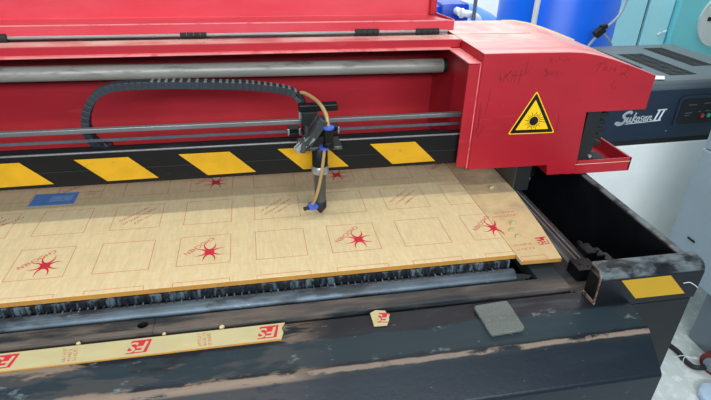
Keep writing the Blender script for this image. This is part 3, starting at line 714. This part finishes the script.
# script name
sn = MB(); yf = 0.845
def SM(u, v, w):
    # u right, v down in lettering units (325 x 95)
    px = 1.822+(u-90)*0.000655; pz = -0.1175-(v-165)*0.000655
    return (px+ (165-v)*0.0, yf-0.0003-w, pz-(u-90)*0.00002)
def stroke(pts, w):
    pts = [Vector((a, b, 0)) for a, b in pts]; sp = smooth_path(pts, 5) if len(pts) > 2 else pts
    sn.ribbon([(p.x, p.y) for p in sp], w*1.25, SM, 0.0004)
stroke([(182, 90), (172, 84), (150, 90), (134, 104), (140, 116), (150, 126), (148, 142), (132, 156), (110, 160), (94, 152)], 13)
stroke([(94, 152), (108, 148), (120, 152)], 9)
stroke([(168, 120), (164, 140), (170, 147), (180, 140), (187, 120)], 7); stroke([(187, 120), (184, 140), (190, 146)], 7)
stroke([(214, 92), (206, 120), (200, 148)], 7); stroke([(224, 114), (207, 128), (224, 146)], 6)
stroke([(240, 118), (230, 126), (229, 140), (238, 144), (246, 134), (244, 120), (238, 118)], 6.5)
stroke([(272, 112), (259, 115), (256, 124), (266, 131), (263, 142), (249, 145)], 5.0)
stroke([(292, 118), (280, 120), (276, 134), (282, 141), (292, 128)], 6.5); stroke([(296, 114), (290, 132), (296, 140)], 6.5)
stroke([(310, 114), (304, 139)], 6.5); stroke([(307, 126), (318, 114), (326, 116), (322, 130), (326, 138), (332, 134)], 6)
stroke([(372, 78), (352, 142)], 10); stroke([(403, 76), (383, 140)], 10)
stroke([(358, 77), (416, 73)], 6); stroke([(338, 144), (396, 140)], 6)
stroke([(160, 159), (240, 153), (332, 146)], 3.2)
plabel(sn.xf(PV).build('lettering', 'white_script', sk), 'white brush script lettering')
# control panel
cp_ = MB(); fq = front(0.8455)
def rr(x0, x1, z0, z1, r):
    o = []
    for cx, cz, a0 in ((x1-r, z1-r, 0), (x0+r, z1-r, 90), (x0+r, z0+r, 180), (x1-r, z0+r, 270)):
        for d in (0, 30, 60, 90): a = math.radians(a0+d); o.append((cx+r*math.cos(a), cz+r*math.sin(a)))
    return o
cpo = cp_.slab(rr(2.082, 2.42, -0.137, -0.012, 0.022), fq, 0.004).xf(PV).build('control_panel', 'navy', sk)
cp2 = MB().slab(rr(2.096, 2.405, -0.128, -0.024, 0.018), front(0.8415), 0.0012).xf(PV).build('panel_face', 'matt_black', cpo)
pl = MB(); f5 = front(0.8403)
for a, z, l in ((2.13, -0.050, 0.035), (2.125, -0.083, 0.03), (2.20, -0.046, 0.03), (2.215, -0.078, 0.02), (2.185, -0.080, 0.008), (2.126, -0.093, 0.02), (2.24, -0.080, 0.02)):
    pl.ribbon([(a, z), (a+l, z)], 0.004, f5, 0.0004)
pl.xf(PV).build('panel_print', 'grey_cover', cpo)
for a, m in ((2.207, 'led_red'), (2.236, 'led_green')):
    MB().slab([(a+0.0085*math.cos(2*PI*k/16), -0.097+0.0085*math.sin(2*PI*k/16)) for k in range(16)], f5, 0.004).xf(PV).build('button', m, cpo)
MB().slab([(2.065+0.004*math.cos(2*PI*k/10), -0.155+0.003*math.sin(2*PI*k/10)) for k in range(10)], front(0.845), 0.001).xf(PV).build('screw', 'silver', sk)

wc = MB().box(1.50, 2.50, 0.853, 1.39, -H+0.06, -0.212, 0.006).xf(PV).build('white_cabinet', 'cab_white')
tag(wc, 'plain white cabinet standing under the navy desktop machine', 'cabinet')
MB().box(1.53, 2.47, 0.89, 1.37, -H, -H+0.065).xf(PV).build('plinth', 'cab_base', wc)

gc = MB().box(2.0, 2.75, -0.55, 0.595, -0.575, -0.115, 0.004).box(2.002, 2.75, -0.55, 0.593, -0.112, 0.70, 0.004).build('grey_cabinet', 'cab_grey')
tag(gc, 'tall smooth blue-grey cabinet standing at the right edge of the photo', 'cabinet')
MB().box(2.075, 2.70, -0.55, 0.42, -H+0.0, -0.57, 0.004).build('plinth', 'cab_base', gc)
MB().obox((1.9995, 0.500, -0.438), (0, 1, -0.0), (1, 0, 0), (0, 0, 1), 0.017, 0.002, 0.0035, 0.001).build('slot', 'matt_black', gc)

# ================================================================ BACKGROUND THINGS
bx, by, brad = 2.085, 1.86, 0.305
prof = [(0.26, -H), (0.29, -H+0.02), (brad, -H+0.06), (brad, -0.52), (brad+.012, -0.50), (brad+.012, -0.46), (brad, -0.44), (brad, 0.22), (brad-.01, 0.25), (0.26, 0.27)]
ba = MB().lathe(bx, by, prof, 56).build('barrel', 'barrel', None, True)
tag(ba, 'big bright blue plastic barrel standing behind the red hood', 'barrel')
MB().lathe(bx-.1, by, [(0.05, 0.265), (0.05, 0.285)], 20).build('bung', 'barrel', ba)
# hose against the barrel, with a clamp
yb = 1.50
hs = MB().tube(smooth_path([(2.27, yb+.02, 0.42), (2.225, yb, 0.24), (2.185, yb-.02, 0.165), (2.135, yb-.02, 0.115), (2.098, yb-.02, 0.075), (2.06, yb-.02, 0.02), (2.03, yb, -0.08), (2.00, yb, -0.4), (1.98, yb-.02, -H+0.012)], 6), 0.0068, 10).build('hanging_cable', 'cab_grey', None, True)
tag(hs, 'grey cable hanging in front of the blue barrel, with a black clamp', 'cable')
MB().tube(smooth_path([(2.100, yb-.02, 0.100), (2.140, yb-.02, 0.082), (2.175, yb-.02, 0.050), (2.205, yb-.01, 0.012), (2.225, yb, -0.05), (2.25, yb, -0.3)], 6), 0.0050, 8).build('branch_cable', 'cab_grey', hs, True)
MB().obox((2.103, yb-.025, 0.098), (1, 0, 0.9), (0, 1, 0), (-0.9, 0, 1), 0.026, 0.014, 0.017, 0.004).obox((2.118, yb-.027, 0.122), (1, 0, 0.2), (0, 1, 0), (-0.2, 0, 1), 0.016, 0.012, 0.010, 0.003).build('clamp', 'matt_black', hs)
ph = MB().tube([(1.835, 1.62, -H), (1.835, 1.62, 0.5)], 0.014, 12).build('plastic_pipe', 'pvc', None, True)
tag(ph, 'thin pale vertical pipe running up the left side of the blue barrel', 'pipe')
pw = MB().box(2.022, 2.046, 2.33, 2.35, -H, 0.7, 0.003).build('upright_post', 'pvc')
tag(pw, 'slim pale upright post in front of the white wall, left of the blue barrel', 'post')
# tank and pump
tx, ty_ = 1.875, 2.95
tk = MB().lathe(tx, ty_, [(0.30, -H), (0.42, -H+0.05), (0.44, -H+0.12), (0.44, -0.26), (0.425, -0.17), (0.385, -0.11), (0.31, -0.065), (0.20, -0.015), (0.08, 0.010), (0.05, 0.013)], 48).build('blue_tank', 'tank', None, True)
tag(tk, 'lighter blue domed tank behind the blue pump and white elbow pipe', 'tank')
pu = thing('pump', 'dark blue pump with a white elbow pipe, seen beyond the raised red lid', 'pump', (1.70, 2.25, -H))
MB().box(1.56, 1.735, 2.2, 2.45, -0.10, 0.115, 0.02).build('housing', 'pump', pu, True)
MB().box(1.40, 1.58, 2.22, 2.43, -0.10, 0.10, 0.03).build('motor', 'pump', pu, True)
MB().box(1.40, 1.74, 2.2, 2.45, -H, -0.09).build('stand', 'pump', pu)
MB().tube(smooth_path([(1.655, 2.14, 0.072), (1.685, 2.12, 0.070), (1.720, 2.12, 0.062), (1.752, 2.12, 0.046), (1.765, 2.12, 0.020), (1.766, 2.12, -0.05), (1.766, 2.12, -0.4)], 6), 0.020, 16).build('elbow_pipe', 'pvc', pu, True)
MB().tube([(1.648, 2.125, 0.073), (1.664, 2.125, 0.072)], 0.027, 18).tube([(1.655, 2.13, 0.073), (1.655, 2.22, 0.073)], 0.022, 16).build('pipe_coupling', 'pvc', pu)
pp = MB().tube([(1.700, 2.05, -H), (1.700, 2.05, 0.7)], 0.011, 12).build('grey_pole', 'grey_pole', None, True)
tag(pp, 'thin grey pole standing in front of the dark blue pump', 'pole')
wr = MB()
rp = [(2.16+0.06*math.cos(2*PI*k/28), 3.3, 0.135+0.05*math.sin(2*PI*k/28)) for k in range(29)]
wr.tube(rp, 0.006, 8)
tag(wr.build('wire_ring', 'grey_pole', None, True), 'grey wire ring against the white wall above the blue tank', 'ring')
MB_ = MB().tube([(2.16, 3.3, 0.18), (2.16, 3.3, 0.9)], 0.003, 6).build('hanger', 'grey_pole', [o for o in C.objects if o.name == 'wire_ring'][0])

# teal cabinet with two doors, teal machine with pale disc
tcb = thing('teal_cabinet', 'pale teal metal cabinet with a dark gap between its doors, right of the blue barrel', 'cabinet', (2.9, 2.6, -H))
MB().box(2.52, 3.265, 2.43, 2.85, -H, 0.6).build('carcass', 'matt_black', tcb)
MB().box(2.50, 3.054, 2.40, 2.43, -H+0.02, 0.6, 0.004).build('door', 'teal', tcb)
MB().box(3.078, 3.262, 2.40, 2.43, -H+0.02, 0.6, 0.004).build('door', 'teal', tcb)
for a, z in ((3.205, -0.125), (3.245, -0.112)):
    MB().obox((a, 2.397, z), (1, 0, 0.6), (0, 1, 0), (-0.6, 0, 1), 0.014, 0.004, 0.006, 0.002).build('latch', 'pvc', tcb)
tm = MB().box(3.272, 4.3, 2.36, 3.2, -H, 0.7, 0.006).build('teal_machine', 'teal_dark')
tag(tm, 'deep teal machine casing at the upper right with a round pale disc on its front', 'machine')
DC = (3.62, 2.33, -0.03)
dd = MB().tube([(DC[0], 2.361, DC[2]), (DC[0], 2.345, DC[2])], 0.178, 40)
dso = plabel(dd.build('round_cover', 'disc', tm), 'round pale grey disc with a dark slot')
MB().box(3.50, 3.66, 2.340, 2.346, -0.035, -0.008, 0.003).build('slot', 'matt_black', dso)
MB().prism([(3.57, 0.16), (3.62, 0.13), (3.66, 0.16)], 'y', 2.335, 2.35).build('strap', 'matt_black', dso)

# ================================================================ FLOOR CLUTTER AT LOWER RIGHT
FZ = -H
pcb = MB().tube(smooth_path([(1.60, 0.62, FZ+.011), (1.80, 0.55, FZ+.011), (1.93, 0.43, FZ+.011), (1.965, 0.355, FZ+.011), (1.962, 0.305, FZ+.011), (1.968, 0.272, FZ+.011), (1.985, 0.255, FZ+.018), (1.995, 0.248, FZ+.03)], 6), 0.0095, 10).build('power_cable', 'rubber', None, True)
tag(pcb, 'thick black power cable curving across the floor to a red plug', 'cable')
pg = MB()
pg.tube([(2.010, 0.242, FZ+.043), (2.035, 0.250, FZ+.043)], 0.043, 28)
pgo = pg.build('power_plug', 'plug_red', None, True)
tag(pgo, 'round dark red plug lying on the floor at the end of the black cable', 'plug')
MB().tube([(2.003, 0.2395, FZ+.043), (2.011, 0.2425, FZ+.043)], 0.026, 24).build('plug_face', 'cab_base', pgo)
for q, (pts, l) in enumerate((([(1.92, 0.31), (1.96, 0.315), (2.00, 0.29), (2.06, 0.285)], 'longest white plastic strand across the black cable on the floor'),
                              ([(1.925, 0.275), (1.95, 0.30), (1.975, 0.31)], 'short white plastic strand beside the black cable, nearest the table'),
                              ([(1.99, 0.30), (2.03, 0.27), (2.06, 0.235)], 'white plastic strand between the black cable and the red plug'))):
    o = MB().tube(smooth_path([(a, b, FZ+.023+0.002*q) for a, b in pts]), 0.0016, 6).build('plastic_strand', 'film'); tag(o, l, 'plastic strand', 'plastic strands on the floor')
bg_ = MB()
pts = [(1.895, 0.165), (1.93, 0.19), (1.985, 0.185), (2.03, 0.15), (2.02, 0.08), (1.93, 0.06), (1.88, 0.10)]
bg_.prism(pts, 'z', FZ, FZ+0.03, 0.010, 3)
tag(bg_.build('plastic_bag', 'bag', None, True), 'pale blue plastic bag lying on the floor in the lower right corner', 'bag')

# ================================================================ CAMERA
cam = bpy.data.cameras.new('camera'); co = bpy.data.objects.new('camera', cam); C.objects.link(co)
th = (0.4724, -0.8539, 0.6078)
w = Vector((0.1824, -0.1647, -0.0863)); R = Matrix.Rotation(w.length, 3, w.normalized())
a = math.radians(40)
R0 = Matrix(((1, 0, 0), (0, math.sin(a), -math.cos(a)), (0, math.cos(a), math.sin(a))))
RM = (R0 @ R).to_4x4()
co.matrix_world = Matrix.Translation((th[0], th[1], th[2]+H)) @ RM
cam.sensor_width = 36; cam.sensor_fit = 'HORIZONTAL'; cam.lens = 527.58*36/711; cam.clip_start = 0.02
bpy.context.scene.camera = co

# ================================================================ LIGHT
def area(name, loc, sx, sy, power, col, target=None):
    l = bpy.data.lights.new(name, 'AREA'); l.shape = 'RECTANGLE'; l.size = sx; l.size_y = sy; l.energy = power; l.color = col
    o = bpy.data.objects.new(name, l); C.objects.link(o); o.location = (loc[0], loc[1], loc[2]+H)
    if target is not None:
        d = Vector((target[0], target[1], target[2]+H))-o.location; o.rotation_euler = d.to_track_quat('-Z', 'Y').to_euler()
    return o
area('ceiling_tube_over_table', (0.4, 0.05, 1.95), 2.6, 0.10, 20, (1.0, 0.93, 0.80))
area('ceiling_tube_front', (0.4, -1.25, 1.95), 2.6, 0.12, 24, (0.94, 0.97, 1.0))
area('fill_rear', (2.2, 1.9, 1.95), 3.0, 0.6, 50, (0.95, 0.98, 1.0))  # added light to brighten the background things
area('fill_wall', (1.8, 3.3, 1.9), 2.4, 0.5, 80, (1, 1, 1))  # added light to make the back wall bright white
area('fill_far_front', (0.4, -3.3, 1.7), 4.0, 0.6, 172, (0.86, 0.92, 1.0), (0.4, 0.3, 0.0))  # added fill light reaching under the beam, not a known lamp
wd = bpy.data.worlds.new('world'); bpy.context.scene.world = wd; wd.use_nodes = True
wd.node_tree.nodes['Background'].inputs['Color'].default_value = (0.80, 0.90, 1.0, 1)
wd.node_tree.nodes['Background'].inputs['Strength'].default_value = 0.19

sc_ = bpy.context.scene
sc_.view_settings.view_transform = 'Standard'; sc_.view_settings.look = 'None'
sc_.view_settings.exposure = -0.12; sc_.view_settings.gamma = 1.0
